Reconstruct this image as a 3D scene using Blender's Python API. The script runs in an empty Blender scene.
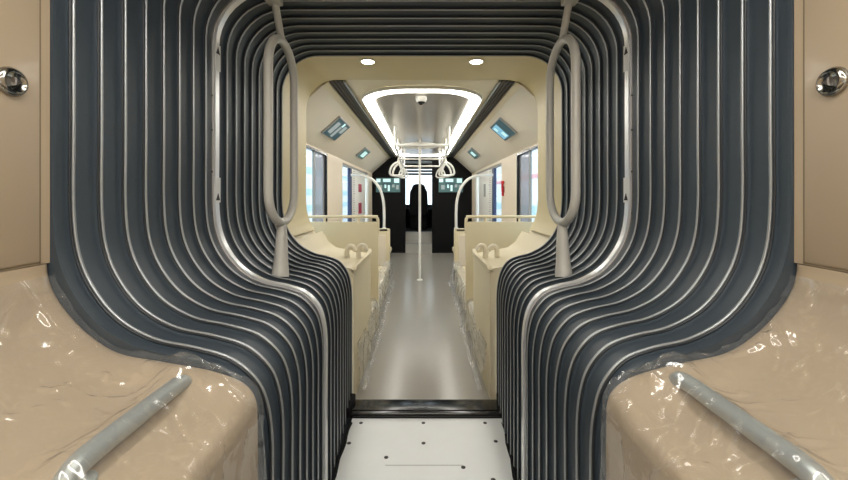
import bpy, bmesh, math, random
from mathutils import Vector, Matrix, noise
random.seed(7)
PI = math.pi
S = bpy.context.scene
COL = S.collection

# ------------------------------------------------------------------ camera
EYE = 1.314
FPX = 380.0
VPX, VPY = 422.0, 196.0
cam = bpy.data.cameras.new('camera')
cam.sensor_width = 36.0
cam.lens = FPX / 848 * 36.0
cam.shift_x = (424 - VPX) / 848
cam.shift_y = (VPY - 240) / 848
cam.clip_start = 0.02
camo = bpy.data.objects.new('camera', cam)
camo.location = (0, 0, EYE)
camo.rotation_euler = (PI / 2, 0, 0)
COL.objects.link(camo)
S.camera = camo

# ------------------------------------------------------------------ world, exposure
w = bpy.data.worlds.new('world'); S.world = w; w.use_nodes = True
nt = w.node_tree
bg = nt.nodes['Background']
bg.inputs[0].default_value = (0.80, 0.90, 1.0, 1)
bg.inputs[1].default_value = 1.7
S.view_settings.view_transform = 'Standard'
S.view_settings.look = 'None'
S.view_settings.gamma = 1.0
S.view_settings.use_curve_mapping = False
S.view_settings.exposure = 0.75
RING_L = 8.5          # far car light ring
REAR_L = 10.0          # light ring of the car the camera stands in
DOWN_L = 14.0

# ------------------------------------------------------------------ materials
def mat(name, col, rough=0.5, metal=0.0, noise_amt=0.0, noise_scale=20, bump=0.0, bump_scale=60, coat=0.0, spec=0.5, stretch=None):
    m = bpy.data.materials.new(name); m.use_nodes = True
    n = m.node_tree; b = n.nodes['Principled BSDF']
    b.inputs['Base Color'].default_value = (*col, 1)
    b.inputs['Roughness'].default_value = rough
    b.inputs['Metallic'].default_value = metal
    b.inputs['Specular IOR Level'].default_value = spec
    b.inputs['Coat Weight'].default_value = coat
    b.inputs['Coat Roughness'].default_value = 0.1
    if noise_amt or bump:
        tc = n.nodes.new('ShaderNodeTexCoord')
        mp = n.nodes.new('ShaderNodeMapping')
        if stretch: mp.inputs['Scale'].default_value = stretch
        n.links.new(tc.outputs['Object'], mp.inputs[0])
    if noise_amt:
        t = n.nodes.new('ShaderNodeTexNoise'); t.inputs['Scale'].default_value = noise_scale; t.inputs['Detail'].default_value = 4
        n.links.new(mp.outputs[0], t.inputs['Vector'])
        mx = n.nodes.new('ShaderNodeMix'); mx.data_type = 'RGBA'
        mx.inputs[6].default_value = (*[c * (1 - noise_amt) for c in col], 1)
        mx.inputs[7].default_value = (*[min(1, c * (1 + noise_amt)) for c in col], 1)
        n.links.new(t.outputs['Fac'], mx.inputs[0]); n.links.new(mx.outputs[2], b.inputs['Base Color'])
    if bump:
        t2 = n.nodes.new('ShaderNodeTexNoise'); t2.inputs['Scale'].default_value = bump_scale; t2.inputs['Detail'].default_value = 3
        n.links.new(mp.outputs[0], t2.inputs['Vector'])
        bp = n.nodes.new('ShaderNodeBump'); bp.inputs['Strength'].default_value = bump; bp.inputs['Distance'].default_value = 0.01
        n.links.new(t2.outputs['Fac'], bp.inputs['Height']); n.links.new(bp.outputs[0], b.inputs['Normal'])
    return m

def emit(name, col, strength):
    m = bpy.data.materials.new(name); m.use_nodes = True
    n = m.node_tree; b = n.nodes['Principled BSDF']
    b.inputs['Base Color'].default_value = (*[min(1, c) for c in col], 1)
    b.inputs['Emission Color'].default_value = (*col, 1)
    b.inputs['Emission Strength'].default_value = strength
    return m

def film(name, tint, gloss, rough, diff, bump=0.0, bscale=30):
    m = bpy.data.materials.new(name); m.use_nodes = True
    n = m.node_tree; n.nodes.clear()
    out = n.nodes.new('ShaderNodeOutputMaterial')
    tr = n.nodes.new('ShaderNodeBsdfTransparent'); tr.inputs[0].default_value = (*tint, 1)
    gl = n.nodes.new('ShaderNodeBsdfGlossy'); gl.inputs['Roughness'].default_value = rough
    df = n.nodes.new('ShaderNodeBsdfDiffuse'); df.inputs[0].default_value = (0.85, 0.85, 0.85, 1)
    lw = n.nodes.new('ShaderNodeLayerWeight'); lw.inputs[0].default_value = 0.5
    pw = n.nodes.new('ShaderNodeMath'); pw.operation = 'POWER'; pw.inputs[1].default_value = 5.0
    n.links.new(lw.outputs['Facing'], pw.inputs[0])
    fr = n.nodes.new('ShaderNodeMath'); fr.operation = 'MULTIPLY_ADD'; fr.inputs[1].default_value = 0.32; fr.inputs[2].default_value = 0.055
    n.links.new(pw.outputs[0], fr.inputs[0])
    mu = n.nodes.new('ShaderNodeMath'); mu.operation = 'MULTIPLY'; mu.inputs[1].default_value = gloss; mu.use_clamp = True
    n.links.new(fr.outputs[0], mu.inputs[0])
    m1 = n.nodes.new('ShaderNodeMixShader'); m1.inputs[0].default_value = diff
    n.links.new(tr.outputs[0], m1.inputs[1]); n.links.new(df.outputs[0], m1.inputs[2])
    m2 = n.nodes.new('ShaderNodeMixShader')
    n.links.new(mu.outputs[0], m2.inputs[0]); n.links.new(m1.outputs[0], m2.inputs[1]); n.links.new(gl.outputs[0], m2.inputs[2])
    n.links.new(m2.outputs[0], out.inputs[0])
    if bump:
        tc = n.nodes.new('ShaderNodeTexCoord')
        t2 = n.nodes.new('ShaderNodeTexNoise'); t2.inputs['Scale'].default_value = bscale; t2.inputs['Detail'].default_value = 2; t2.inputs['Distortion'].default_value = 1.5
        n.links.new(tc.outputs['Object'], t2.inputs['Vector'])
        bp = n.nodes.new('ShaderNodeBump'); bp.inputs['Strength'].default_value = bump; bp.inputs['Distance'].default_value = 0.01
        n.links.new(t2.outputs['Fac'], bp.inputs['Height'])
        for s_ in (gl, lw): n.links.new(bp.outputs[0], s_.inputs['Normal'])
    return m

M = dict(
    fabric=mat('bellows fabric', (0.045, 0.060, 0.076), 0.42, noise_amt=0.12, noise_scale=40, bump=0.08, bump_scale=400, spec=0.45),
    hoop_shade=mat('dark grey hoop shade', (0.018, 0.022, 0.026), 0.45),
    alu=mat('aluminium', (0.36, 0.385, 0.40), 0.34, 0.6),
    alu_bright=mat('bright aluminium', (0.86, 0.87, 0.88), 0.3, 0.6),
    alu_dark=mat('dark anodised metal', (0.16, 0.15, 0.14), 0.35, 0.8),
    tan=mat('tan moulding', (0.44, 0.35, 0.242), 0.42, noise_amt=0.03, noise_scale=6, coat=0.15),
    tan_line=mat('tan seam shade', (0.20, 0.155, 0.095), 0.6),  # shade in the gap round the access panel, put into the colour
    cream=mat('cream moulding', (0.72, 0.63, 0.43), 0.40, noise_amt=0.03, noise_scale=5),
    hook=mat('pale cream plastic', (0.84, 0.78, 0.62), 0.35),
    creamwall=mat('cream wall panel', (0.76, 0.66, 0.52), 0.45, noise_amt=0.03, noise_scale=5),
    header=mat('beige header panel', (0.66, 0.565, 0.325), 0.45, noise_amt=0.03, noise_scale=5),
    ceil=mat('pale ceiling panel', (0.77, 0.68, 0.49), 0.40, noise_amt=0.03, noise_scale=4),
    cove=mat('pale cove panel', (0.78, 0.71, 0.59), 0.40, noise_amt=0.03, noise_scale=4),
    ceilgloss=mat('satin metal ceiling', (0.52, 0.47, 0.40), 0.26, 0.35, noise_amt=0.05, noise_scale=3, stretch=(8, 0.3, 1)),
    vinyl=mat('grey vinyl floor', (0.31, 0.29, 0.255), 0.22, noise_amt=0.06, noise_scale=60, spec=0.5),
    plate=mat('white aluminium plate', (0.80, 0.82, 0.82), 0.40, 0.15, noise_amt=0.03, noise_scale=8),
    screw=mat('dark screw', (0.05, 0.05, 0.05), 0.4, 0.7),
    rubber=mat('black rubber', (0.010, 0.010, 0.011), 0.17),
    black=mat('black laminate', (0.006, 0.006, 0.007), 0.35, spec=0.12),
    matblack=mat('matt black', (0.008, 0.008, 0.009), 0.75, spec=0.15),
    vent=mat('dark vent', (0.085, 0.075, 0.065), 0.5, noise_amt=0.4, noise_scale=30),
    pole=mat('grey cream paint', (0.60, 0.59, 0.54), 0.35),
    white=mat('white paint', (0.80, 0.79, 0.74), 0.30),
    rail=mat('grey blue rail', (0.36, 0.40, 0.40), 0.30, 0.35),
    chrome=mat('chrome', (0.38, 0.38, 0.36), 0.15, 1.0),
    label=mat('white label', (0.85, 0.86, 0.84), 0.4),
    ink=mat('black ink', (0.01, 0.01, 0.01), 0.5),
    red=mat('red plastic', (0.55, 0.02, 0.025), 0.4),
    darkred=mat('dark red print', (0.35, 0.02, 0.06), 0.5),
    navy=mat('dark blue frame', (0.03, 0.05, 0.13), 0.4),
    grey=mat('grey plastic', (0.30, 0.30, 0.29), 0.4),
    step=mat('pale step', (0.42, 0.40, 0.36), 0.5),
    glass=film('window glass', (0.93, 0.97, 0.97), 1.0, 0.02, 0.0),
    tint=film('tinted glass', (0.50, 0.51, 0.53), 0.6, 0.05, 0.22),
    wrap=film('clear plastic film', (0.97, 0.97, 0.96), 1.6, 0.10, 0.07, 0.5, 9),
    wrap2=film('crumpled plastic film', (0.95, 0.95, 0.94), 1.8, 0.14, 0.20, 0.3, 18),
    lamp=emit('lamp diffuser', (1.0, 0.97, 0.90), RING_L),
    rearlamp=emit('rear lamp diffuser', (1.0, 0.97, 0.92), REAR_L),
    downlamp=emit('downlight diffuser', (1.0, 0.90, 0.72), DOWN_L),
    scr_dark=emit('screen dark', (0.02, 0.05, 0.06), 0.6),
    scr_teal=emit('screen teal', (0.05, 0.11, 0.11), 0.35),
    scr_blue=emit('screen blue', (0.15, 0.34, 0.46), 0.6),
    scr_pale=emit('screen pale', (0.55, 0.80, 0.80), 0.42),
    scr_grey=emit('screen grey', (0.22, 0.25, 0.25), 0.6),
    outwhite=mat('outside white render', (0.85, 0.85, 0.86), 0.8),
    outteal=mat('outside teal', (0.52, 0.70, 0.74), 0.8),
    outpink=mat('outside pink stripe', (0.80, 0.38, 0.40), 0.7),
    outblue=mat('outside blue', (0.10, 0.22, 0.55), 0.6),
    ground=mat('outside paving', (0.55, 0.57, 0.60), 0.8, noise_amt=0.1, noise_scale=3),
)

# ------------------------------------------------------------------ object helpers
def obj(name, bm, m, parent=None, smooth=True, angle=40):
    me = bpy.data.meshes.new(name)
    bmesh.ops.recalc_face_normals(bm, faces=bm.faces)
    bm.to_mesh(me); bm.free()
    me.materials.append(m)
    if smooth:
        me.shade_smooth()
        try: me.set_sharp_from_angle(angle=math.radians(angle))
        except Exception: pass
    o = bpy.data.objects.new(name, me); COL.objects.link(o)
    if parent is not None:
        o.parent = parent
        o.matrix_parent_inverse = Matrix.Translation(parent.location).inverted()
    return o

def thing(name, label, cat, loc=(0, 0, 0), group=None):
    o = bpy.data.objects.new(name, None); COL.objects.link(o)
    o.location = loc; o.empty_display_size = 0.05
    return tag(o, label, cat, group)

def tag(o, label, cat, group=None):
    o['label'] = label; o['category'] = cat
    if group: o['group'] = group
    return o

def struct(o):
    o['kind'] = 'structure'; return o

def NB(): return bmesh.new()

def box(bm, a, b, bev=0.0, seg=2):
    r = bmesh.ops.create_cube(bm, size=1)
    vs = r['verts']
    for v in vs:
        v.co = Vector(((a[i] + b[i]) / 2 + v.co[i] * (b[i] - a[i]) for i in range(3)))
    if bev:
        es = list({e for v in vs for e in v.link_edges})
        bmesh.ops.bevel(bm, geom=es, offset=bev, segments=seg, affect='EDGES', profile=0.5)
    return bm

def prism(bm, poly, axis, a, b):
    """poly: 2D points, extruded along axis ('x','y','z') from a to b"""
    def p3(p, t):
        return {'x': (t, p[0], p[1]), 'y': (p[0], t, p[1]), 'z': (p[0], p[1], t)}[axis]
    A = [bm.verts.new(p3(p, a)) for p in poly]; B = [bm.verts.new(p3(p, b)) for p in poly]
    n = len(poly)
    for i in range(n): bm.faces.new((A[i], A[(i + 1) % n], B[(i + 1) % n], B[i]))
    bm.faces.new(A); bm.faces.new(B[::-1])
    return bm

def catmull(pts, sub=6, closed=False):
    out = []; n = len(pts); P = [Vector(p) for p in pts]
    rng = n if closed else n - 1
    for i in range(rng):
        p0 = P[(i - 1) % n] if (closed or i > 0) else P[0] * 2 - P[1]
        p1 = P[i]; p2 = P[(i + 1) % n]
        p3 = P[(i + 2) % n] if (closed or i + 2 < n) else P[-1] * 2 - P[-2]
        for k in range(sub):
            t = k / sub
            out.append(0.5 * ((2 * p1) + (-p0 + p2) * t + (2 * p0 - 5 * p1 + 4 * p2 - p3) * t * t + (-p0 + 3 * p1 - 3 * p2 + p3) * t ** 3))
    if not closed: out.append(P[-1].copy())
    return out

def tube(bm, pts, r, seg=12, closed=False, radii=None, sx=1.0):
    P = [Vector(p) for p in pts]; n = len(P); rings = []
    up = None
    for i, p in enumerate(P):
        if closed: t = (P[(i + 1) % n] - P[i - 1])
        else: t = P[min(i + 1, n - 1)] - P[max(i - 1, 0)]
        t.normalize()
        if up is None:
            up = Vector((0, 0, 1)) if abs(t.z) < 0.9 else Vector((1, 0, 0))
        u = (up - t * up.dot(t))
        if u.length < 1e-5: u = t.orthogonal()
        u.normalize(); up = u; v = t.cross(u)
        rr = radii[i] if radii else r
        rings.append([bm.verts.new(p + (u * math.cos(2 * PI * k / seg) + v * math.sin(2 * PI * k / seg) * sx) * rr) for k in range(seg)])
    m = n if closed else n - 1
    for i in range(m):
        a, b = rings[i], rings[(i + 1) % n]
        off = 0
        if closed and i == n - 1:
            off = min(range(seg), key=lambda q: (a[0].co - b[q].co).length)
        for k in range(seg):
            bm.faces.new((a[k], a[(k + 1) % seg], b[(k + 1 + off) % seg], b[(k + off) % seg]))
    if not closed:
        bm.faces.new(rings[0][::-1]); bm.faces.new(rings[-1])
    return bm

def lathe(bm, prof, center, axis='z', seg=24, flip=1):
    """prof: (r, h) list"""
    c = Vector(center); rings = []
    for r, h in prof:
        ring = []
        for k in range(seg):
            a = 2 * PI * k / seg; x, y = r * math.cos(a), r * math.sin(a)
            v = {'z': (x, y, h * flip), 'x': (h * flip, x, y), 'y': (x, h * flip, y)}[axis]
            ring.append(bm.verts.new(c + Vector(v)))
        rings.append(ring)
    for a, b in zip(rings, rings[1:]):
        for k in range(seg): bm.faces.new((a[k], a[(k + 1) % seg], b[(k + 1) % seg], b[k]))
    bm.faces.new(rings[0][::-1]); bm.faces.new(rings[-1])
    return bm

def mirror(bm, sx):
    if sx < 0: return bm                       # built for the left side; mirror for the right
    for v in bm.verts: v.co.x = -v.co.x
    return bm

# ------------------------------------------------------------------ gangway profile
WALL, TOPZ = 0.90, 2.216
def half_profile(C, sub=5):
    d = C - 0.417
    key = [(-C, 0.004), (-C, 0.25), (-C, 0.5), (-C, 0.68), (-.428 - d, .775), (-.454 - d * .9, .84), (-.51 - d * .6, .894),
           (-.59 - d * .2, .922), (-.69, .945), (-.78, .995), (-.845, 1.07), (-.885, 1.16), (-.90, 1.28), (-.90, 1.5), (-.90, 1.75), (-.90, 1.92)]
    pts = catmull([(x, 0, z) for x, z in key], sub)
    R = 0.24
    for k in range(0, 11):
        a = PI - k * (PI / 2) / 10
        pts.append(Vector((-.66 + R * math.cos(a), 0, 1.976 + R * math.sin(a))))
    pts += [Vector((-.45, 0, TOPZ)), Vector((-.2, 0, TOPZ))]
    return pts

def full_profile(C, sub=5, CR=None):
    h = half_profile(C, sub); hr = half_profile(CR or C, sub)
    f = h + [Vector((0, 0, TOPZ))] + [Vector((-p.x, 0, p.z)) for p in reversed(hr)]
    out = []
    for i, p in enumerate(f):
        t = f[min(i + 1, len(f) - 1)] - f[max(i - 1, 0)]; t.normalize()
        n = Vector((t.z, 0, -t.x))             # inward
        out.append((p, n))
    return out

def Cs(d):                                     # column half width by depth
    return 0.385 + 17.2 * (d / FPX - 0.00244)

def CsR(d):                                    # the right column stands a little farther out
    u = (d / FPX - 0.00244) / 0.00396
    return 0.438 + (-0.028) * u + 0.072 * u * u

def sweep(bm, section, closed=True):
    """section: (depth, inward offset) points swept along the profile"""
    rows = []
    for d, off in section:
        rows.append([bm.verts.new((p.x + n.x * off, d, p.z + n.z * off)) for p, n in full_profile(Cs(d), 5, CsR(d))])
    m = len(rows) if closed else len(rows) - 1
    for i in range(m):
        a, b = rows[i], rows[(i + 1) % len(rows)]
        for k in range(len(a) - 1): bm.faces.new((a[k], a[k + 1], b[k + 1], b[k]))
    if closed:
        bm.faces.new([r[0] for r in rows]); bm.faces.new([r[-1] for r in rows][::-1])
    return bm

D0 = 0.00244 * FPX; D1 = 0.00642 * FPX
RINGS = [(0.00258 + 0.000226 * k) * FPX for k in range(18)]
MID = 8

# ------------------------------------------------------------------ LARGE STRUCTURE
XW, ZC = 1.15, 2.216
FAR = 8.76
# floors
bm = NB(); box(bm, (-XW - .05, 2.45, -.06), (XW + .05, FAR, 0.0)); struct(obj('floor', bm, M['vinyl'], smooth=False))
bm = NB(); box(bm, (-1.2, -2.6, -.12), (1.2, 2.45, -.03)); struct(obj('floor', bm, M['matblack'], smooth=False))
# far car side walls with window and door openings
WY0, WY1, WZ0, WZ1 = 2.98, 4.60, 0.95, 1.825
DY0, DY1, DZ1 = 5.50, 8.10, 1.80
for sx, nm in ((-1, 'left'), (1, 'right')):
    bm = NB()
    def wb(y0, y1, z0, z1): box(bm, (-XW - .05, y0, z0), (-XW, y1, z1))
    wb(2.45, WY0, 0, 1.85); wb(WY0, WY1, 0, WZ0); wb(WY0, WY1, WZ1, 1.85); wb(WY1, DY0, 0, 1.85)
    wb(DY0, DY1, DZ1, 1.85); wb(DY1, FAR, 0, 1.85)
    mirror(bm, sx); struct(obj('wall_' + nm, bm, M['creamwall'], smooth=False))
    # sloping cove between wall and ceiling
    bm = NB()
    prism(bm, [(-.745, ZC), (-.735, ZC - .012), (-XW, 1.84), (-XW - .05, 1.84), (-XW - .05, ZC)], 'y', 2.95, FAR)
    mirror(bm, sx); struct(obj('ceiling_cove_' + nm, bm, M['cove'], smooth=False))
    bm = NB()
    prism(bm, [(-.728, ZC), (-.728, ZC - .02), (-.752, ZC - .034), (-.775, ZC - .045), (-.775, ZC)], 'y', 2.95, FAR)
    mirror(bm, sx); struct(obj('trim_cove_' + nm, bm, M['ceil'], smooth=False))
# ceiling of the far car
bm = NB(); box(bm, (-XW - .05, 2.95, ZC), (XW + .05, FAR + 2.3, ZC + .05)); struct(obj('ceiling', bm, M['ceil'], smooth=False))

# portal of the far car behind the bellows (cream, rounded corners)
bm = NB()
hp = [p for p in full_profile(0.454) if True]
pp = [(p.x, p.z) for p, n in hp]
i0 = next(i for i, (x, z) in enumerate(pp) if z > 1.05); i1 = len(pp) - i0
pp = pp[i0:i1]
def ringv(y, off):
    r = []
    for (p, n) in hp[i0:i1]: r.append(bm.verts.new((p.x + n.x * off, y, p.z + n.z * off)))
    return r
rows = [ringv(D1, -.03), ringv(D1, .0), ringv(2.955, .0), ringv(2.955, -.03)]
for a, b in zip(rows, rows[1:] + rows[:1]):
    for k in range(len(a) - 1): bm.faces.new((a[k], a[k + 1], b[k + 1], b[k]))
struct(obj('trim_portal', bm, M['header']))
# end walls closing the gap between portal and car body
for sx, nm in ((-1, 'left'), (1, 'right')):
    bm = NB(); box(bm, (-XW, 2.90, 1.12), (-.905, 2.95, 1.95)); mirror(bm, sx); struct(obj('wall_end_' + nm, bm, M['creamwall'], smooth=False))
bm = NB()
for sx in (-1, 1):
    poly = [(sx * XW, 1.95), (sx * .905, 1.95)] + [(sx * (.66 + .245 * math.cos(a)), 1.976 + .245 * math.sin(a)) for a in [k * PI / 20 for k in range(11)]] + [(sx * .66, ZC + .05), (sx * XW, ZC + .05)]
    prism(bm, poly, 'y', 2.90, 2.95)
struct(obj('wall_end_top', bm, M['creamwall'], smooth=False))

# the car the camera stands in
for sx, nm in ((-1, 'left'), (1, 'right')):
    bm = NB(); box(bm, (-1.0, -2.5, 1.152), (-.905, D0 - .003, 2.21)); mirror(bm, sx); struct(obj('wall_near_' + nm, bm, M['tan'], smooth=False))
bm = NB(); box(bm, (-1.0, -2.5, ZC), (1.0, D0, ZC + .05)); struct(obj('ceiling', bm, M['ceil'], smooth=False))
bm = NB(); box(bm, (-1.0, -2.56, -.03), (1.0, -2.5, ZC + .05)); struct(obj('wall_rear', bm, M['creamwall'], smooth=False))

# cab bulkhead in black with a central opening, cab behind it
OX0, OX1 = -.38, .23
bm = NB()
box(bm, (-XW - .05, FAR, 0), (OX0, FAR + .05, ZC)); box(bm, (OX1, FAR, 0), (XW + .05, FAR + .05, ZC)); box(bm, (OX0, FAR, 2.12), (OX1, FAR + .05, ZC))
struct(obj('wall_front', bm, M['black'], smooth=False))
bm = NB(); box(bm, (-XW, FAR + .28, 0), (XW, 11.0, .457)); box(bm, (OX0, FAR, 0), (OX1, FAR + .28, .23))
struct(obj('floor_cab', bm, M['step'], smooth=False))
bm = NB(); box(bm, (-XW, FAR + .31, .4575), (XW, 10.9, .462)); tag(obj('floor_mat', bm, M['matblack'], smooth=False), 'black mat on the raised cab floor under the driver seat', 'mat')
t = thing('dashboard', 'black dashboard below the bright windscreen at the far end', 'dashboard', (0, 10.5, .462))
bm = NB(); prism(bm, [(10.2, .463), (10.25, .95), (10.45, 1.08), (10.9, 1.0), (10.9, .463)], 'x', -1.1, 1.1); obj('console', bm, M['matblack'], t, angle=20)
bm = NB(); tube(bm, [(-.085 + .21 * math.cos(2 * PI * k / 32), 10.12 + .10 * math.sin(2 * PI * k / 32), 1.10 + .17 * math.sin(2 * PI * k / 32)) for k in range(32)], .015, 8, True); tube(bm, [(-.085, 10.12, 1.10), (-.085, 10.35, .95)], .03, 8); tube(bm, [(-.29, 10.12, 1.10), (.12, 10.12, 1.10)], .014, 8); obj('steering_wheel', bm, M['matblack'], t)
bm = NB()
for z in (.22, .447): box(bm, (OX0, FAR - .012 if z < .3 else FAR + .268, z), (OX1, FAR + .02 if z < .3 else FAR + .30, z + .018))
struct(obj('trim_step', bm, M['alu'], smooth=False))
bm = NB(); box(bm, (-XW - .05, FAR + .05, 0), (-XW, 11.0, ZC)); box(bm, (XW, FAR + .05, 0), (XW + .05, 11.0, ZC)); box(bm, (-XW, 10.95, .457), (XW, 11.0, .95)); box(bm, (-XW, 10.95, 2.16), (XW, 11.0, ZC))
struct(obj('wall_cab', bm, M['matblack'], smooth=False))
bm = NB(); box(bm, (-XW, 10.965, .95), (XW, 10.98, 2.16)); struct(obj('window_1', bm, M['glass'], smooth=False))

# outside: paving and pale buildings
bm = NB(); box(bm, (-40, -20, -.5), (40, 60, -.4)); struct(obj('ground', bm, M['ground'], smooth=False))
t = thing('building', 'pale building with teal glass bands seen through the left window', 'building', (-6, 12, -.4))
bm = NB(); box(bm, (-6.6, 2, -.4), (-6.0, 40, 5.0)); obj('wall', bm, M['outwhite'], t, False)
for z in (.5, 1.35, 2.5):
    bm = NB(); box(bm, (-6.02, 4, z), (-5.97, 38, z + .35)); obj('window', bm, M['outteal'], t, False)
t = thing('building', 'pale building with pink stripe seen through the right window', 'building', (6, 12, -.4))
bm = NB(); box(bm, (6.0, 2, -.4), (6.6, 40, 5.0)); obj('wall', bm, M['outwhite'], t, False)
bm = NB(); box(bm, (5.96, 4, 2.25), (6.02, 38, 2.5)); obj('stripe', bm, M['outpink'], t, False)
bm = NB(); box(bm, (5.97, 4, .3), (6.02, 38, .8)); obj('window', bm, M['outteal'], t, False)

# ------------------------------------------------------------------ BELLOWS
bel = thing('gangway_bellows', 'dark grey pleated gangway bellows with silver hoops around the passage', 'bellows', (0, (D0 + D1) / 2, 0))
edges = [D0] + RINGS + [D1 + .02]
for k in range(len(edges) - 1):
    a, b = edges[k], edges[k + 1]
    if b - a < .02: continue
    dep = 0.010 if k else 0.008
    sec = []
    N = 10
    for j in range(N + 1):
        t_ = j / N
        sec.append((a + (b - a) * t_, -dep * (1 - abs(2 * t_ - 1) ** 5.0)))
    sec2 = sec + [(y, o - .004) for y, o in reversed(sec)]
    bm = NB(); sweep(bm, sec2); obj('pleat', bm, M['fabric'], bel, angle=50)
bm = NB(); sweep(bm, [(D0 - .002, .0), (D0 + .006, .0), (D0 + .006, -.10), (D0 - .002, -.10)]); obj('end_flange', bm, M['fabric'], bel, angle=30)
for k, d in enumerate(RINGS):
    if k == MID: continue
    bm = NB()
    sec = [(d + .0042 * math.cos(2 * PI * j / 8), .001 + .0042 * math.sin(2 * PI * j / 8)) for j in range(8)]
    sweep(bm, sec); obj('hoop', bm, M['alu'], bel, angle=60)
    bm = NB(); sweep(bm, [(d - .0070 + .0030 * math.cos(2 * PI * j / 6), -.0012 + .0028 * math.sin(2 * PI * j / 6)) for j in range(6)]); obj('hoop_shade_bead', bm, M['hoop_shade'], bel, angle=60)  # added dark bead standing in for the shade beside each hoop
dm = RINGS[MID]
fr = NB(); sweep(fr, [(dm - .038, -.035), (dm - .038, -.018), (dm - .026, -.009), (dm + .026, -.009), (dm + .032, -.014), (dm + .032, -.035)])
fr = obj('center_frame', fr, M['alu_dark'], bel, angle=30); fr['label'] = 'wide middle frame of dark metal with a bright band'
bm = NB(); sweep(bm, [(dm - .018, -.012), (dm - .018, -.003), (dm - .012, .001), (dm + .018, .001), (dm + .024, -.003), (dm + .024, -.012)])
obj('bright_band', bm, M['alu_bright'], fr, angle=30)
for sx in (-1, 1):
    X = -WALL + .0015
    for (z0, z1, top) in ((1.865, 1.98, True), (1.285, 1.395, False)):
        bm = NB(); box(bm, (X - .001, dm - .017, z0), (X + .0016, dm + .025, z1), .0006, 1); mirror(bm, sx)
        lb = obj('warning_label', bm, M['label'], fr)
        # (the arrow printed on the label is one mesh with it)
        bm = NB(); zc = z1 - .028 if top else z0 + .024
        prism(bm, [(dm - .012, zc - .014), (dm + .020, zc - .014), (dm + .004, zc + .018)], 'x', X + .0016, X + .0022); mirror(bm, sx)
        obj('label_arrow', bm, M['ink'], fr, False)
    for z in (1.75, 1.60, 1.42, 1.24):         # rivets on the frame
        bm = NB(); lathe(bm, [(.004, 0), (.004, .003), (.002, .0045)], (-WALL - .0095, dm - .023, z), 'x', 10); mirror(bm, sx)
        obj('rivet', bm, M['screw'], fr)

# ------------------------------------------------------------------ gangway floor
pt = thing('floor_plate', 'white aluminium floor plate with dark screws between the bellows', 'floor plate', (0, 1.2, 0))
bm = NB(); prism(bm, [(-.405, .35), (.425, .35), (.438, 1.75), (.470, 2.245), (-.412, 2.245)], 'z', -.012, 0.0); obj('plate', bm, M['plate'], pt)
bm = NB(); box(bm, (-.18, 1.853, -.0005), (.2, 1.856, .0006)); obj('joint', bm, M['grey'], pt, False)
for x, y in ((-.353, 2.20), (.008, 2.20), (.365, 2.20), (-.388, 2.02), (.008, 2.02), (.395, 2.035), (-.18, 1.91), (.2, 1.84), (-.33, 1.72), (.33, 1.76), (.008, 1.72)):
    bm = NB(); lathe(bm, [(.011, -.001), (.011, .001), (.007, .0025)], (x, y, 0), 'z', 14); obj('screw', bm, M['screw'], pt)
th = thing('threshold_strip', 'shiny black rubber threshold strip at the end of the white plate', 'threshold', (0, 2.34, 0))
bm = NB(); prism(bm, [(2.25, 0), (2.25, .012), (2.262, .020), (2.29, .022), (2.44, .006), (2.455, .0)], 'x', -.425, .478); obj('ramp', bm, M['rubber'], th)
bm = NB(); box(bm, (-.425, 2.288, .0215), (.478, 2.296, .026), .002, 1); obj('ridge', bm, M['rubber'], th)
for sx in (-1, 1):
    bm = NB(); q = 0 if sx < 0 else .053; box(bm, (-.465 - q, 2.24, 0), (-.425 - q, 2.44, .05), .008); mirror(bm, sx); obj('end_block', bm, M['matblack'], th)
    bm = NB()
    pts = [((-.415 if sx < 0 else -.432 - .040 * max(0, (i - 22) / 8)) + .004 * math.sin(i * 1.7), .4 + i * .06, -.004) for i in range(31)]
    tube(bm, pts, .012, 6); mirror(bm, sx); tag(obj('edge_seal', bm, M['matblack']), 'black rubber edge seal along the %s side of the white floor plate' % ('left' if sx < 0 else 'right'), 'seal')

# ------------------------------------------------------------------ tan housings beside the camera
def bench_profile(off=0.0, y=0.0, sub=5, dx=0.0):
    u = min(1, max(0, (y - .80) / .115)); u = u * u * (3 - 2 * u)
    lo = [(-.905, 1.15), (-.902, 1.125), (-.888, 1.07), (-.86, 1.01), (-.80, .955), (-.73, .910), (-.62, .872), (-.52, .853), (-.445, .843), (-.412, .832), (-.398, .808), (-.395, .76), (-.392, .5), (-.388, .2), (-.388, -.02)]
    hi = [(-.905, 1.15), (-.903, 1.125), (-.893, 1.09), (-.866, 1.045), (-.81, .985), (-.735, .937), (-.63, .916), (-.52, .896), (-.445, .872), (-.412, .846), (-.398, .815), (-.395, .76), (-.392, .5), (-.388, .2), (-.388, -.02)]
    key = [(p[0] + (q[0] - p[0]) * u, p[1] + (q[1] - p[1]) * u) for p, q in zip(lo, hi)]
    key = [(x - dx * min(1, max(0, (x + .70) / .22)), z) for x, z in key]
    c = catmull([(x, 0, z) for x, z in key], sub)
    out = []
    for i, p in enumerate(c):
        t_ = c[min(i + 1, len(c) - 1)] - c[max(i - 1, 0)]; t_.normalize()
        n = Vector((-t_.z, 0, t_.x))
        if n.x < -.5: n = -n
        out.append((p + n * off, n))
    return out
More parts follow.
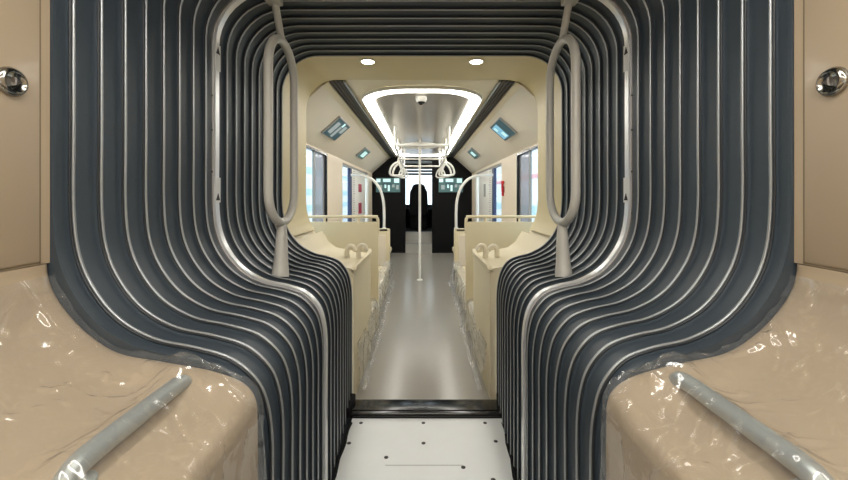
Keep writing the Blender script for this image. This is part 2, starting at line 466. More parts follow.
for sx, nm in ((-1, 'left'), (1, 'right')):
    BX = 0.0 if sx < 0 else 0.048; RX = -.548 if sx < 0 else -.590; RZ = 0.0 if sx < 0 else .008; RY = 0.0 if sx < 0 else -.03
    t = thing('wheel_housing', 'tan moulded bench housing under plastic at the near %s corner' % nm, 'housing', (sx * .65, .4, 0), 'tan housings beside the camera')
    bm = NB()
    ys = [-1.2, -.6, 0, .3, .6, .8, .82, .84, .86, .88, .90, D0 - .015, D0 - .007, D0 - .003]
    rows = []
    for j, y in enumerate(ys):
        o_ = -.010 if j == len(ys) - 1 else (-.003 if j == len(ys) - 2 else 0)
        rows.append([bm.verts.new((p.x + n.x * o_, y, p.z + n.z * o_)) for p, n in bench_profile(0, y, 5, BX)] + [bm.verts.new((-1.0, y, -.02)), bm.verts.new((-1.0, y, 1.15))])
    for a, b in zip(rows, rows[1:]):
        for k in range(len(a)): bm.faces.new((a[k], a[(k + 1) % len(a)], b[(k + 1) % len(a)], b[k]))
    bm.faces.new(rows[0]); bm.faces.new(rows[-1][::-1])
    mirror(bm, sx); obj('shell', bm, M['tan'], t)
    # grey rail on the bench
    r = thing('bench_rail', 'grey blue grab rail under plastic on the near %s tan housing' % nm, 'rail', (sx * .545, .75, .86), 'rails on the tan housings')
    bm = NB(); X = RX
    pts = catmull([(X, .882, .858), (X, .880, .872), (X, .862, .888), (X, .81, .891), (X, .72, .890), (X, .63 + RY, .889), (X, .595 + RY, .882), (X, .58 + RY, .866), (X, .58 + RY, .855)], 5)
    for p in pts: p.z += RZ
    tube(bm, pts, .0185, 14); mirror(bm, sx); obj('bar', bm, M['rail'], r)
    for y in (.872, .60 + RY):
        bm = NB(); lathe(bm, [(.028, .0), (.028, .004), (.022, .008)], (X, y, .858 + RZ), 'z', 20); mirror(bm, sx); obj('flange', bm, M['rail'], r)
    # plastic film draped over the bench and the rail
    rc = random.Random(11 if sx < 0 else 23); creases = []
    for q in range(46):
        u0, y0 = rc.uniform(.03, .62), rc.uniform(.25, .92); an = rc.choice((rc.uniform(.2, 1.2), rc.uniform(1.2, 2.6))); ln = rc.uniform(.04, .20)
        creases.append((u0, y0, math.cos(an), math.sin(an), ln, rc.uniform(.0025, .0065), rc.uniform(.003, .008)))
    for q in range(12):            # puckers where the film is tucked in at the bellows
        u0, y0 = rc.uniform(.10, .60), rc.uniform(.86, .92); creases.append((u0, y0, rc.uniform(-.8, .8), -.8, rc.uniform(.04, .10), rc.uniform(.003, .006), rc.uniform(.005, .011)))
    bm = NB(); n_y = 150; rows = []
    for j in range(n_y + 1):
        y = .12 + (D0 - .006 - .12) * j / n_y; row = []; sp = bench_profile(.006, y, 9, BX); arc = 0.0; pv = sp[0][0]
        for i, (p, n) in enumerate(sp):
            if p.z > 1.125: continue
            arc += (p - pv).length; pv = p
            q = Vector((p.x, y, p.z))
            v = Vector((p.x * 7 + sx * 3.1, y * 5, p.z * 7))
            wr = noise.noise(v) * .006 + abs(noise.noise(v * 2.3 + Vector((5, sx, 2)))) * .006 + .002
            v2 = Vector((p.x * 9 + y * 14, y * 3 - p.x * 9, p.z * 5 + sx))
            wr += max(0, .12 - abs(noise.noise(v2))) * .045
            v3 = Vector((p.x * 16 - y * 9 + 3, y * 7 + p.x * 12, p.z * 9 - sx * 2))
            wr += max(0, .10 - abs(noise.noise(v3))) * .035
            for u0, y0, cu, cy, ln, wd, hg in creases:
                du, dy = arc - u0, y - y0; al = du * cu + dy * cy
                if -.02 < al < ln + .02:
                    ac = (-du * cy + dy * cu + .012 * math.sin(al * 30 + u0 * 50)) / wd
                    if abs(ac) < 3: wr += hg * math.exp(-ac * ac) * min(1, max(0, (al + .02) / .04)) * min(1, max(0, (ln + .02 - al) / .04))
            if p.z < .80: wr = abs(wr) * 1.3
            lift = .050 * math.exp(-((p.x - RX) / .048) ** 2) * (1 / (1 + math.exp(-(y - .55 - RY) / .015))) * (1 / (1 + math.exp((y - .90) / .01))) if p.z < .93 and p.z > .8 else 0
            q += n * (max(wr, .001) + lift)
            row.append(bm.verts.new(q))
        rows.append(row)
    for a, b in zip(rows, rows[1:]):
        for k in range(len(a) - 1): bm.faces.new((a[k], a[k + 1], b[k + 1], b[k]))
    mirror(bm, sx)
    o = obj('plastic_film', bm, M['wrap'], angle=180); tag(o, 'clear wrinkled plastic film draped over the near %s tan housing' % nm, 'plastic film', 'films on the tan housings')
    # access panel with lock
    t = thing('access_panel', 'tan access panel with round chrome lock on the near %s wall' % nm, 'panel', (sx * .918, .5, 1.155), 'access panels on the near walls')
    bm = NB(); box(bm, (-.908, .10, 1.158), (-.9015, .897, 2.15), .0025, 2); mirror(bm, sx); obj('panel', bm, M['tan'], t)
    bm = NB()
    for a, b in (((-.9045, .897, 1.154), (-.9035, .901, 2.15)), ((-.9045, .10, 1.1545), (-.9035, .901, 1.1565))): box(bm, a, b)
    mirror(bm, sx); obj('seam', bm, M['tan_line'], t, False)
    bm = NB(); lathe(bm, [(.032, 0), (.032, .004), (.028, .011), (.023, .013), (.019, .009), (.010, .007)], (-.9015, .832, 1.564), 'x', 28)
    mirror(bm, sx); lk = obj('lock', bm, M['chrome'], t)
    bm = NB(); lathe(bm, [(.011, .006), (.011, .016), (.008, .019)], (-.9015, .832, 1.564), 'x', 3); mirror(bm, sx); obj('key_post', bm, M['alu_dark'], lk, angle=20)

# ------------------------------------------------------------------ loop grab handles
def grab(sx, nm):
    X = -.685
    t = thing('grab_rail', 'beige loop grab handle on a flared post on the %s bellows' % nm, 'handle', (sx * X * -1 if sx > 0 else X, 1.85, .93), 'loop grab handles in the gangway')
    # loop in the lengthwise plane, leaning slightly
    y0, y1, z0, z1, R = 1.692, 2.036, 1.185, 2.072, .165
    pts = []
    for k in range(0, 13):
        a = PI - k * PI / 12; pts.append((X, (y0 + y1) / 2 + (y1 - y0) / 2 * math.cos(a), z1 - R + R * math.sin(a)))
    for z in (1.8, 1.6, 1.4): pts.append((X + (.0), y1, z))
    for k in range(0, 13):
        a = -k * PI / 12; pts.append((X, (y0 + y1) / 2 + (y1 - y0) / 2 * math.cos(a), z0 + R * .9 + R * .9 * math.sin(a)))
    for z in (1.4, 1.6, 1.8): pts.append((X, y0, z))
    bm = NB(); tube(bm, pts, .0205, 14, True); mirror(bm, sx); obj('loop', bm, M['pole'], t)
    bm = NB(); st = catmull([(X - .004, 1.862, 1.20), (X, 1.855, 1.12), (X + .002, 1.84, 1.0), (X + .004, 1.825, .925)], 6)
    n_ = len(st); tube(bm, st, .02, 16, False, [.021 + .021 * (i / (n_ - 1)) ** 1.3 for i in range(n_)]); mirror(bm, sx); obj('stem', bm, M['pole'], t)
    bm = NB(); tube(bm, [(-.662, 1.70, 2.205), (-.665, 1.73, 2.17), (X, 1.86, 2.065)], .0165, 14); mirror(bm, sx); obj('rod', bm, M['pole'], t)
    bm = NB(); box(bm, (-.695, 1.66, 2.175), (-.63, 1.73, 2.205), .006); mirror(bm, sx); obj('bracket', bm, M['pole'], t)
grab(-1, 'left'); grab(1, 'right')

# ------------------------------------------------------------------ ceiling fittings, far car
for sx, nm in ((-1, 'left'), (1, 'right')):
    t = thing('downlight', 'round warm downlight at the %s of the beige header' % nm, 'downlight', (sx * .362, 2.535, TOPZ), 'downlights in the beige header')
    bm = NB(); lathe(bm, [(.050, 0), (.050, -.005), (.042, -.008), (.040, -.004)], (sx * .362, 2.535, TOPZ - .001), 'z', 24); obj('bezel', bm, M['white'], t)
    bm = NB(); lathe(bm, [(.040, -.005), (.038, -.0085), (.02, -.010)], (sx * .362, 2.535, TOPZ - .001), 'z', 24); obj('diffuser', bm, M['downlamp'], t)
    t = thing('air_vent', 'long dark air vent along the %s edge of the ceiling' % nm, 'vent', (sx * .67, 5.8, ZC), 'long ceiling air vents')
    bm = NB(); box(bm, (-.728, 2.957, ZC - .006), (-.613, FAR - .01, ZC - .001)); mirror(bm, sx); obj('tray', bm, M['vent'], t, False)
    for i in range(4):
        x = -.717 + i * .030
        bm = NB(); box(bm, (x - .003, 2.957, ZC - .020), (x + .003, FAR - .01, ZC - .006)); mirror(bm, sx); obj('slat', bm, M['vent'], t, False)
    bm = NB(); box(bm, (-.613, 2.957, ZC - .022), (-.596, FAR - .01, ZC - .001), .003, 1); mirror(bm, sx); obj('edge_strip', bm, M['alu'], t)

def rrect(x, y0, y1, r, n=10):
    out = []
    for (cx, cy, a0) in ((x - r, y1 - r, 0), (-x + r, y1 - r, PI / 2), (-x + r, y0 + r, PI), (x - r, y0 + r, 1.5 * PI)):
        for k in range(n + 1):
            a = a0 + k * PI / 2 / n; out.append((cx + r * math.cos(a), cy + r * math.sin(a)))
    return out
def lightring(name, label, xo, y0, y1, wd, r, m, z, front_w=None):
    t = thing(name, label, 'ceiling light', (0, (y0 + y1) / 2, z))
    def band(off_o, off_i, za, zb, mm, nm):
        A = rrect(xo - off_o, y0 + off_o, y1 - off_o, r - off_o); B = rrect(xo - off_i, y0 + off_i * 1.3, y1 - off_i * 1.3, max(r - off_i, .05))
        bm = NB(); n = len(A)
        vs = [[bm.verts.new((p[0], p[1], zz)) for p in P] for P, zz in ((A, za), (A, zb), (B, zb), (B, za))]
        for a, b in zip(vs, vs[1:] + vs[:1]):
            for k in range(n): bm.faces.new((a[k], a[(k + 1) % n], b[(k + 1) % n], b[k]))
        return obj(nm, bm, mm, t, angle=30)
    band(.008, wd, z - .001, z - .022, m, 'diffuser')
    band(0, .008, z - .001, z - .028, M['white'], 'rim')
    return t
lightring('ring_light', 'long white oval light ring set in the pale far ceiling', .553, 3.10, 8.45, .105, .44, M['lamp'], ZC)
bm = NB(); P = rrect(.446, 3.24, 8.31, .33); A = [bm.verts.new((x, y, ZC - .008)) for x, y in P]; B = [bm.verts.new((x, y, ZC - .001)) for x, y in P]
for k in range(len(A)): bm.faces.new((A[k], A[(k + 1) % len(A)], B[(k + 1) % len(A)], B[k]))
bm.faces.new(A); bm.faces.new(B)
tag(obj('ceiling_panel', bm, M['ceilgloss'], angle=30), 'satin grey ceiling panel inside the white light ring', 'ceiling panel')
lightring('ring_light', 'white oval light ring on the ceiling above and behind the camera', .60, -2.2, .75, .13, .30, M['rearlamp'], ZC)

t = thing('security_camera', 'small white dome camera with black lens at front of the ceiling', 'camera', (0, 3.44, ZC - .008))
bm = NB(); lathe(bm, [(.052, 0), (.052, -.02), (.044, -.038), (.036, -.044)], (-.006, 3.44, ZC - .008), 'z', 24); obj('housing', bm, M['white'], t)
bm = NB(); lathe(bm, [(.034, -.043), (.031, -.056), (.020, -.066), (.008, -.070)], (-.006, 3.44, ZC - .008), 'z', 24); obj('lens_dome', bm, M['rubber'], t)

# overhead rail frame, pole, straps
t = thing('overhead_rail', 'white overhead handrail frame hung under the ceiling', 'handrail', (0, 6.5, 1.95))
for sx in (-1, 1):
    bm = NB(); X = .345 * sx
    pts = catmull([(0, 4.77, 1.955), (X * .6, 4.77, 1.955), (X * .93, 4.79, 1.955), (X, 4.86, 1.955), (X * 1.05, 5.6, 1.955), (X * 1.12, 6.57, 1.955), (X * 1.12, 8.3, 1.955)], 6)
    tube(bm, pts, .017, 10); obj('side_rail', bm, M['white'], t)
    for y, q in ((4.86, 1.0), (5.94, 1.07), (7.2, 1.12), (8.3, 1.12)):
        bm = NB(); tube(bm, [(X * q, y, 1.95), (X * q, y, ZC - .008)], .016, 10); obj('hanger', bm, M['white'], t)
for y in (6.57, 8.2):
    bm = NB(); tube(bm, [(-.39, y, 1.955), (.39, y, 1.955)], .017, 10); obj('cross_rail', bm, M['white'], t)
t = thing('grab_pole', 'white floor to ceiling pole with a ring, in the aisle centre', 'pole', (-.03, 5.94, 0))
PX = -.035
bm = NB(); tube(bm, [(PX, 5.94, .0), (PX, 5.94, ZC - .008)], .0195, 14); obj('shaft', bm, M['white'], t)
bm = NB(); lathe(bm, [(.045, 0), (.045, .008), (.024, .022)], (PX, 5.94, 0), 'z', 20); obj('flange', bm, M['white'], t)
bm = NB(); tube(bm, [(PX + .265 * math.cos(2 * PI * k / 40), 5.94 + .265 * math.sin(2 * PI * k / 40), 2.10) for k in range(40)], .02, 10, True); obj('ring', bm, M['white'], t)
bm = NB(); tube(bm, [(PX - .265, 5.94, 2.10), (PX + .265, 5.94, 2.10)], .012, 8); obj('spoke', bm, M['white'], t)

def strap(X, y, zt, label, sc=1.0, lean=0.0):
    t = thing('strap_handle', label, 'strap handle', (X, y, zt), 'strap handles on the overhead rail')
    bm = NB(); tube(bm, [(X, y, zt + .012), (X + lean * .4, y, zt - .06 * sc)], .016 * sc, 8, sx=.4); obj('strap', bm, M['white'], t)
    bm = NB(); c = (X + lean, y, zt - .06 * sc)
    tri = catmull([(c[0] - lean * .5, y, c[2] + .01), (c[0] + .055 * sc, y, c[2] - .04 * sc), (c[0] + .085 * sc, y, c[2] - .13 * sc), (c[0] + .05 * sc, y, c[2] - .165 * sc), (c[0] - .05 * sc, y, c[2] - .165 * sc), (c[0] - .085 * sc, y, c[2] - .13 * sc), (c[0] - .055 * sc, y, c[2] - .04 * sc)], 4, True)
    tube(bm, tri, .014 * sc, 8, True); obj('grip', bm, M['white'], t)
for sx, nm in ((-1, 'left'), (1, 'right')):
    strap(sx * .388, 6.42, 1.945, 'white strap handle, front one of three on the %s overhead rail' % nm, 1.25, sx * .05)
    strap(sx * .388, 6.70, 1.945, 'white strap handle, second of three on the %s overhead rail' % nm, 1.25, sx * .02)
    strap(sx * .388, 7.9, 1.945, 'white strap handle, rearmost and smallest on the %s overhead rail' % nm, 1.1, 0)

# ------------------------------------------------------------------ windows, doors, wall fittings
n_w = 2; n_d = 1
for sx, nm in ((-1, 'left'), (1, 'right')):
    t = bpy.data.objects.new('window_%d' % n_w, None); COL.objects.link(t); t.location = (sx * XW, 3.8, WZ0); struct(t); n_w += 1
    bm = NB(); xo, xi = -XW - .04, -XW + .006
    for a, b in (((xo, WY0, WZ0), (xi, WY1, WZ0 + .03)), ((xo, WY0, WZ1 - .03), (xi, WY1, WZ1)), ((xo, WY0, WZ0), (xi, WY0 + .03, WZ1)), ((xo, WY1 - .03, WZ0), (xi, WY1, WZ1))): box(bm, a, b, .004, 1)
    mirror(bm, sx); obj('window_frame', bm, M['rubber'], t)
    bm = NB(); box(bm, (-XW - .03, WY0 + .02, WZ0 + .02), (-XW - .024, 4.10, WZ1 - .02)); mirror(bm, sx); obj('pane', bm, M['glass'], t, False)
    bm = NB(); box(bm, (-XW - .03, 4.13, WZ0 + .02), (-XW - .024, WY1 - .02, WZ1 - .02)); mirror(bm, sx); obj('tinted_pane', bm, M['tint'], t, False)
    bm = NB(); box(bm, (-XW - .035, 4.10, WZ0 + .02), (-XW - .01, 4.13, WZ1 - .02)); mirror(bm, sx); obj('mullion', bm, M['grey'], t, False)
    # door
    t = bpy.data.objects.new('door_%d' % n_d, None); COL.objects.link(t); t.location = (sx * XW, 6.8, 0); struct(t); n_d += 1
    bm = NB(); box(bm, (-XW - .04, DY0, .02), (-XW - .01, DY0 + .03, DZ1)); box(bm, (-XW - .04, DY0, DZ1 - .04), (-XW - .01, DY1, DZ1)); box(bm, (-XW - .04, DY0, .0), (-XW - .01, DY1, .12)); mirror(bm, sx); obj('door_frame', bm, M['grey'], t, False)
    bm = NB(); box(bm, (-XW - .03, DY0 + .03, .12), (-XW - .022, 6.06, DZ1 - .04)); mirror(bm, sx); obj('door_glass', bm, M['glass'], t, False)
    bm = NB(); box(bm, (-XW - .04, 6.06, .12), (-XW + .01, 6.20, DZ1 - .04), .01); mirror(bm, sx); obj('door_edge', bm, M['navy'], t)
    bm = NB(); box(bm, (-XW - .04, 6.20, .12), (-XW + .02, 7.55, DZ1 - .04), .012); mirror(bm, sx); pn = obj('door_leaf', bm, M['white'], t)
    bm = NB()
    for k in range(24): box(bm, (-XW + .02, 6.25, .9 + k * .037), (-XW + .022, 6.36 if k % 4 else 6.42, .9 + k * .037 + .014))
    mirror(bm, sx); obj('tick_scale', bm, M['grey'], pn, False)
    bm = NB(); box(bm, (-XW - .03, 7.55, .12), (-XW - .022, 7.9, DZ1 - .04)); mirror(bm, sx); obj('door_glass', bm, M['glass'], t, False)
    bm = NB(); box(bm, (-XW - .04, 7.9, .12), (-XW + .02, 8.10, DZ1 - .04), .012); mirror(bm, sx); obj('door_post', bm, M['white'], t)
    if sx < 0:
        for z0, z1 in ((1.386, 1.53), (.99, 1.19)):
            bm = NB(); box(bm, (-XW + .02, 6.75, z0), (-XW + .0225, 7.10, z1)); obj('red_sticker', bm, M['darkred'], pn, False)
    else:
        bm = NB(); box(bm, (XW - .0225, 6.75, 1.30), (XW - .02, 6.95, 1.53)); obj('dark_sticker', bm, M['grey'], pn, False)

# red emergency hammer on the right pillar
t = thing('emergency_hammer', 'red emergency hammer on the cream pillar right of the aisle', 'hammer', (XW, 5.25, 1.4))
s = XW / 82.0; y = s * FPX
bm = NB(); tube(bm, catmull([(XW - .02, y, 1.50), (XW - .025, y, 1.44), (XW - .02, y, 1.38), (XW - .018, y, 1.315)], 4), .016, 8); obj('grip', bm, M['red'], t)
bm = NB(); box(bm, (XW - .04, y - .05, 1.485), (XW - .005, y + .05, 1.525), .01); obj('head', bm, M['red'], t)
bm = NB(); box(bm, (XW - .012, y - .03, 1.36), (XW, y + .03, 1.45), .004); obj('holder', bm, M['darkred'], t)

# screens on the coves
def cove_point(px, py, side):
    # intersect the viewing ray with the cove plane
    a = Vector((-.735, 0, ZC - .012)); b = Vector((-XW, 0, 1.84))
    rx = -abs(px - VPX) / FPX; rz = (VPY - py) / FPX
    # a.x + k*(b-a).x = rx*d ; EYE + rz*d = a.z + k*(b-a).z
    dx, dz = b.x - a.x, b.z - a.z
    det = rx * (-dz) - (-dx) * rz
    d = (a.x * (-dz) - (-dx) * (a.z - EYE)) / det
    return Vector((rx * d, d, EYE + rz * d))
nrm = Vector((-(1.84 - (ZC - .012)), 0, -.415)).normalized()
if nrm.z > 0: nrm = -nrm
nrm = Vector((abs(nrm.x), 0, -abs(nrm.z)))
tx = Vector((-.415, 0, 1.84 - (ZC - .012))).normalized()
def screen(cx, cy, ly, lx, label, side, cont):
    c = cove_point(cx, cy, side); sx = side
    t = thing('display_screen', label, 'screen', (c.x if sx < 0 else -c.x, c.y, c.z), 'small screens on the ceiling coves')
    def slab(u0, u1, v0, v1, h0, h1, m, nm, bev=0):
        bm = NB(); box(bm, (u0, v0, h0), (u1, v1, h1), bev, 1)
        for v in bm.verts: v.co = c + Vector((0, 1, 0)) * v.co.x + tx * v.co.y + nrm * v.co.z
        mirror(bm, sx); obj(nm, bm, m, t, False)
    slab(-ly, ly, -lx, lx, 0, .022, M['grey'], 'casing', .006)
    slab(-ly + .012, ly - .012, -lx + .012, lx - .012, .020, .0235, cont[0], 'picture')
    for (u0, u1, v0, v1, k) in cont[1]:
        slab(-ly + 2 * ly * u0, -ly + 2 * ly * u1, -lx + 2 * lx * v0, -lx + 2 * lx * v1, .0230, .0245, k, 'picture_block')
screen(336, 128.5, .27, .125, 'small grey display on the left cove, nearest the bellows', -1, (M['scr_dark'], [(.12, .35, .2, .8, M['scr_grey']), (.45, .6, .3, .9, M['scr_grey']), (.68, .88, .15, .55, M['scr_grey']), (.5, .62, .08, .28, M['scr_pale'])]))
screen(503.5, 129, .27, .125, 'small display showing blue picture on the right cove, nearest the bellows', 1, (M['scr_dark'], [(.45, .92, .12, .88, M['scr_blue']), (.52, .70, .55, .82, M['scr_pale']), (.7, .85, .2, .4, M['scr_pale']), (.08, .38, .1, .9, M['scr_dark'])]))
screen(363, 153, .28, .10, 'small teal display on the left cove, farther from the bellows', -1, (M['scr_teal'], [(.3, .8, .25, .8, M['scr_pale'])]))
screen(474, 153, .28, .10, 'small teal display on the right cove, farther from the bellows', 1, (M['scr_teal'], [(.3, .7, .25, .75, M['scr_pale'])]))
# bulkhead screens
for sx, nm in ((-1, 'left'), (1, 'right')):
    x0, x1 = (-1.07, -.49) if sx < 0 else (.37, .95)
    t = thing('bulkhead_screen', 'wide teal screen with white blocks on the black bulkhead, %s of the cab opening' % nm, 'screen', ((x0 + x1) / 2, FAR, 1.39), 'wide screens on the bulkhead')
    bm = NB(); box(bm, (x0, FAR - .03, 1.385), (x1, FAR, 1.745), .006, 1); obj('casing', bm, M['matblack'], t)
    bm = NB(); box(bm, (x0 + .012, FAR - .032, 1.40), (x1 - .012, FAR - .028, 1.73)); sc = obj('picture', bm, M['scr_teal'], t, False)
    rnd = random.Random(3)
    for (u, v, w_, h_, k) in ((.04, .70, .16, .24, 'scr_pale'), (.30, .72, .30, .22, 'scr_pale'), (.74, .66, .2, .30, 'scr_pale'), (.36, .30, .07, .26, 'scr_pale'), (.49, .08, .08, .42, 'scr_pale'), (.66, .34, .1, .2, 'scr_grey'), (.12, .2, .14, .3, 'scr_grey'), (.82, .2, .1, .3, 'scr_grey'), (.28, .5, .4, .14, 'scr_dark')):
        bm = NB(); X = x0 + (x1 - x0) * u; Z = 1.40 + .33 * v
        box(bm, (X, FAR - .034, Z), (X + (x1 - x0) * w_, FAR - .0315, Z + .33 * h_)); obj('picture_block', bm, M[k], sc, False)

# ------------------------------------------------------------------ cream housings, partitions, seats of the far car
for sx, nm in ((-1, 'left'), (1, 'right')):
    t = thing('seat_housing', 'cream moulded housing with sloped side, behind the %s bellows' % nm, 'housing', (sx * .7, 2.9, 0), 'cream housings behind the bellows')
    def prof(y, dz, xi, zs):
        # inner side, shelf, slope up to the wall
        return [(-xi, 0), (-xi, .82 + dz), (-xi - .012, .845 + dz), (-xi - .05, .852 + dz), (-.60, .872 + dz), (-.72, .895 + dz), (-.785, .945 + dz), (-.84, 1.02), (-.892, zs), (-XW + .004, zs), (-XW + .004, 0)]
    bm = NB(); rows = []
    for y, dz, xi, zs in ((D1 + .012, .0, .440, 1.10), (2.60, -.004, .437, 1.105), (2.80, -.012, .433, 1.11), (3.0, -.016, .43, 1.11), (3.02, -.016, .43, .99), (3.19, -.012, .43, .98), (3.205, -.03, .435, .96)):
        rows.append([bm.verts.new((x, y, z)) for x, z in prof(y, dz, xi, zs)])
    for a, b in zip(rows, rows[1:]):
        for k in range(len(a)): bm.faces.new((a[k], a[(k + 1) % len(a)], b[(k + 1) % len(a)], b[k]))
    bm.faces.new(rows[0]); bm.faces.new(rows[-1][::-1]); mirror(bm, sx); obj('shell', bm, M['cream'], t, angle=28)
    bm = NB(); prism(bm, [(D1 + .012, .838), (D1 + .05, .858), (3.17, .846), (3.205, .87), (3.205, .82), (D1 + .012, .82)], 'x', -.455, -.425); mirror(bm, sx); obj('lip', bm, M['cream'], t)
    # two little hoops standing on the shelf
    for i, (x, y) in enumerate(((-.535, 2.86), (-.455, 2.90))):
        bm = NB(); hp_ = catmull([(x - .028, y, .84), (x - .030, y, .885), (x - .022, y, .925), (x, y, .938), (x + .024, y, .925), (x + .034, y - .01, .90)], 5)
        tube(bm, hp_, .0135, 10, radii=[.021 - .006 * k / (len(hp_) - 1) for k in range(len(hp_))])
        lathe(bm, [(.022, 0), (.020, .008), (.015, .012)], (x - .028, y, .846), 'z', 12)
        mirror(bm, sx)
        tag(obj('hook', bm, M['hook']), 'curved cream hook on the %s cream housing, %s' % (nm, 'nearer the wall' if i == 0 else 'nearer the aisle'), 'hook', 'cream hooks on the housings')
    # partition with top rail
    t = thing('partition', 'cream partition with thin top rail behind the %s cream housing' % nm, 'partition', (sx * .8, 3.7, 0), 'cream partitions')
    bm = NB(); poly = [(-XW, 0), (-.425, 0), (-.425, 1.02), (-.432, 1.045), (-.455, 1.062), (-XW, 1.062)]
    prism(bm, poly, 'y', 3.69, 3.73); mirror(bm, sx); obj('panel', bm, M['cream'], t, angle=20)
    bm = NB(); tube(bm, catmull([(-XW, 3.71, 1.112), (-.8, 3.71, 1.112), (-.47, 3.71, 1.112), (-.438, 3.71, 1.100), (-.430, 3.71, 1.06), (-.430, 3.71, .95)], 5), .0145, 10); mirror(bm, sx); obj('top_rail', bm, M['cream'], t)
    for x in (-.95, -.62):
        bm = NB(); tube(bm, [(x, 3.71, 1.05), (x, 3.71, 1.11)], .012, 8); mirror(bm, sx); obj('rail_stud', bm, M['cream'], t)
    # low plinth under plastic
    t = thing('seat_plinth', 'low cream seat plinth under crumpled plastic on the %s of the aisle' % nm, 'plinth', (sx * .8, 4.4, 0), 'low plinths under plastic')
    bm = NB(); box(bm, (-XW + .004, 3.21, 0), (-.45, 3.688, .30), .02); mirror(bm, sx); obj('front_box', bm, M['cream'], t)
    bm = NB(); box(bm, (-XW + .004, 3.735, 0), (-.475, 5.5, .30), .03); mirror(bm, sx); obj('rear_box', bm, M['cream'], t)
    # seat
    t = thing('passenger_seat', 'cream passenger seat back with dark grip slot, beside the aisle %s of the pole' % nm, 'seat', (sx * .72, 6.0, 0), 'cream seats at the doors')
    bm = NB(); box(bm, (-.97, 5.98, .14), (-.505, 6.05, .80), .025, 3); mirror(bm, sx); bk = obj('backrest', bm, M['cream'], t)
    bm = NB(); box(bm, (-.70, 5.972, .765), (-.545, 5.984, .79), .004, 1); mirror(bm, sx); g = obj('grip_slot', bm, M['matblack'], bk); g['label'] = 'dark grip slot'
    bm = NB(); box(bm, (-.93, 5.968, .22), (-.57, 5.984, .70), .006, 1); mirror(bm, sx); obj('back_panel', bm, M['creamwall'], bk)
    bm = NB(); box(bm, (-.97, 6.05, .38), (-.51, 6.45, .46), .025, 3); mirror(bm, sx); obj('cushion', bm, M['cream'], t)
    bm = NB(); box(bm, (-.95, 6.05, .0), (-.56, 6.4, .38), .01, 1); mirror(bm, sx); obj('base', bm, M['cream'], t)
    bm = NB(); box(bm, (-.545, 5.90, 0), (-.495, 6.02, .145), .012, 2); mirror(bm, sx); f = obj('foot', bm, M['rubber'], t); f['label'] = 'black foot'
    # curved rail from the seat to the door pillar
    t = thing('curved_rail', 'white curved handrail bending from the %s seat back to the doorway' % nm, 'handrail', (sx * .6, 6.015, .8), 'curved handrails at the doors')
    bm = NB(); X = -.60 if sx < 0 else -.54
    tube(bm, catmull([(X, 6.015, .79), (X, 6.015, 1.05), (X - .015, 6.015, 1.25), (X - .07, 6.015, 1.43), (X - .18, 6.015, 1.57), (X - .32, 6.015, 1.63), (-1.0, 6.015, 1.645), (-XW + .0, 6.10, 1.65)], 6), .021, 12); mirror(bm, sx); obj('tube', bm, M['white'], t)
    bm = NB(); lathe(bm, [(.036, 0), (.036, .008), (.024, .014)], (X, 6.015, .80), 'z', 16); mirror(bm, sx); obj('flange', bm, M['white'], t)
    # crumpled plastic along the aisle side
    bm = NB(); rows = []
    n_y = 130
    path = [(-.56, .312), (-.50, .318), (-.455, .306), (-.440, .25), (-.434, .17), (-.430, .09), (-.415, .014), (-.385, .006)]
    path = [(p.x, p.z) for p in catmull([(x, 0, z) for x, z in path], 4)]
    for j in range(n_y + 1):
        y = 2.56 + 3.24 * j / n_y; row = []
        sh = -.028 * min(1, max(0, (y - 3.75) / .6)) if y > 3.7 else 0.0
        hk = 1.0 + max(0, 3.25 - y) * .6
        for i, (x, z) in enumerate(path):
            if y < 3.26 and x < -.441: x = -.441
            v = Vector((x * 6, y * 2.6 + sx * 7, z * 6))
            a = noise.noise(v * 1.1) * .022 + max(0, .25 - abs(noise.noise(v * 1.9 + Vector((3, 1, sx * 4))))) * .10
            row.append(bm.verts.new((x + sh + abs(a) * .9 + .004, y, max(.004, z + abs(a) * .6))))
        rows.append(row)
    for a, b in zip(rows, rows[1:]):
        for k in range(len(a) - 1): bm.faces.new((a[k], a[k + 1], b[k + 1], b[k]))
    mirror(bm, sx); tag(obj('plastic_film', bm, M['wrap2'], angle=180), 'crumpled clear plastic lying along the %s side of the aisle floor' % nm, 'plastic film', 'crumpled films along the aisle')

# driver's seat in the cab
t = thing('driver_seat', 'black high backed driver seat in front of the bright windscreen', 'seat', (-.08, 9.6, .457))
SX = -.085
bm = NB()
poly = catmull([(SX - .19, 0, .80), (SX - .23, 0, 1.05), (SX - .225, 0, 1.30), (SX - .215, 0, 1.42), (SX - .175, 0, 1.50), (SX - .15, 0, 1.57), (SX - .08, 0, 1.615), (SX + .08, 0, 1.615), (SX + .15, 0, 1.57), (SX + .175, 0, 1.50), (SX + .215, 0, 1.42), (SX + .225, 0, 1.30), (SX + .23, 0, 1.05), (SX + .19, 0, .80)], 4)
prism(bm, [(p.x, p.z) for p in poly], 'y', 9.58, 9.70)
bmesh.ops.bevel(bm, geom=[e for e in bm.edges if abs(e.verts[0].co.y - e.verts[1].co.y) < .001], offset=.03, segments=3, affect='EDGES')
obj('backrest', bm, M['matblack'], t)
bm = NB(); box(bm, (SX - .26, 9.66, .80), (SX + .26, 10.15, .94), .04, 3); obj('cushion', bm, M['matblack'], t)
bm = NB(); box(bm, (SX - .22, 9.7, .463), (SX + .22, 10.1, .82), .03, 2); obj('base', bm, M['matblack'], t)
for q in (-1, 1):
    bm = NB(); box(bm, (SX + q * .27 - .03, 9.66, 1.04), (SX + q * .27 + .03, 9.98, 1.09), .012, 2); obj('armrest', bm, M['matblack'], t)
t = thing('sun_blind', 'grey slatted sun blind above the bright windscreen', 'blind', (0, 10.7, 1.9))
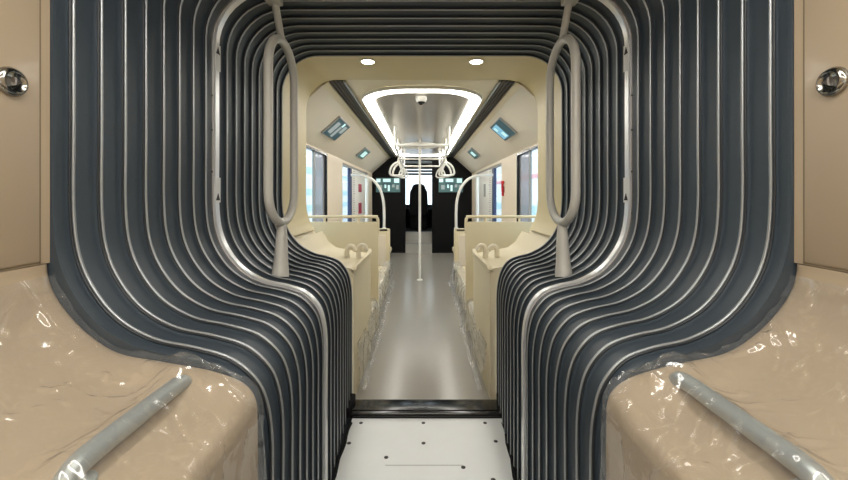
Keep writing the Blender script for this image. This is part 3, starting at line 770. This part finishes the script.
for k in range(4):
    bm = NB(); box(bm, (-.75, 10.7, 1.90 + k * .085), (.75, 10.72, 1.96 + k * .085), .004, 1); obj('slat', bm, M['grey'], t)
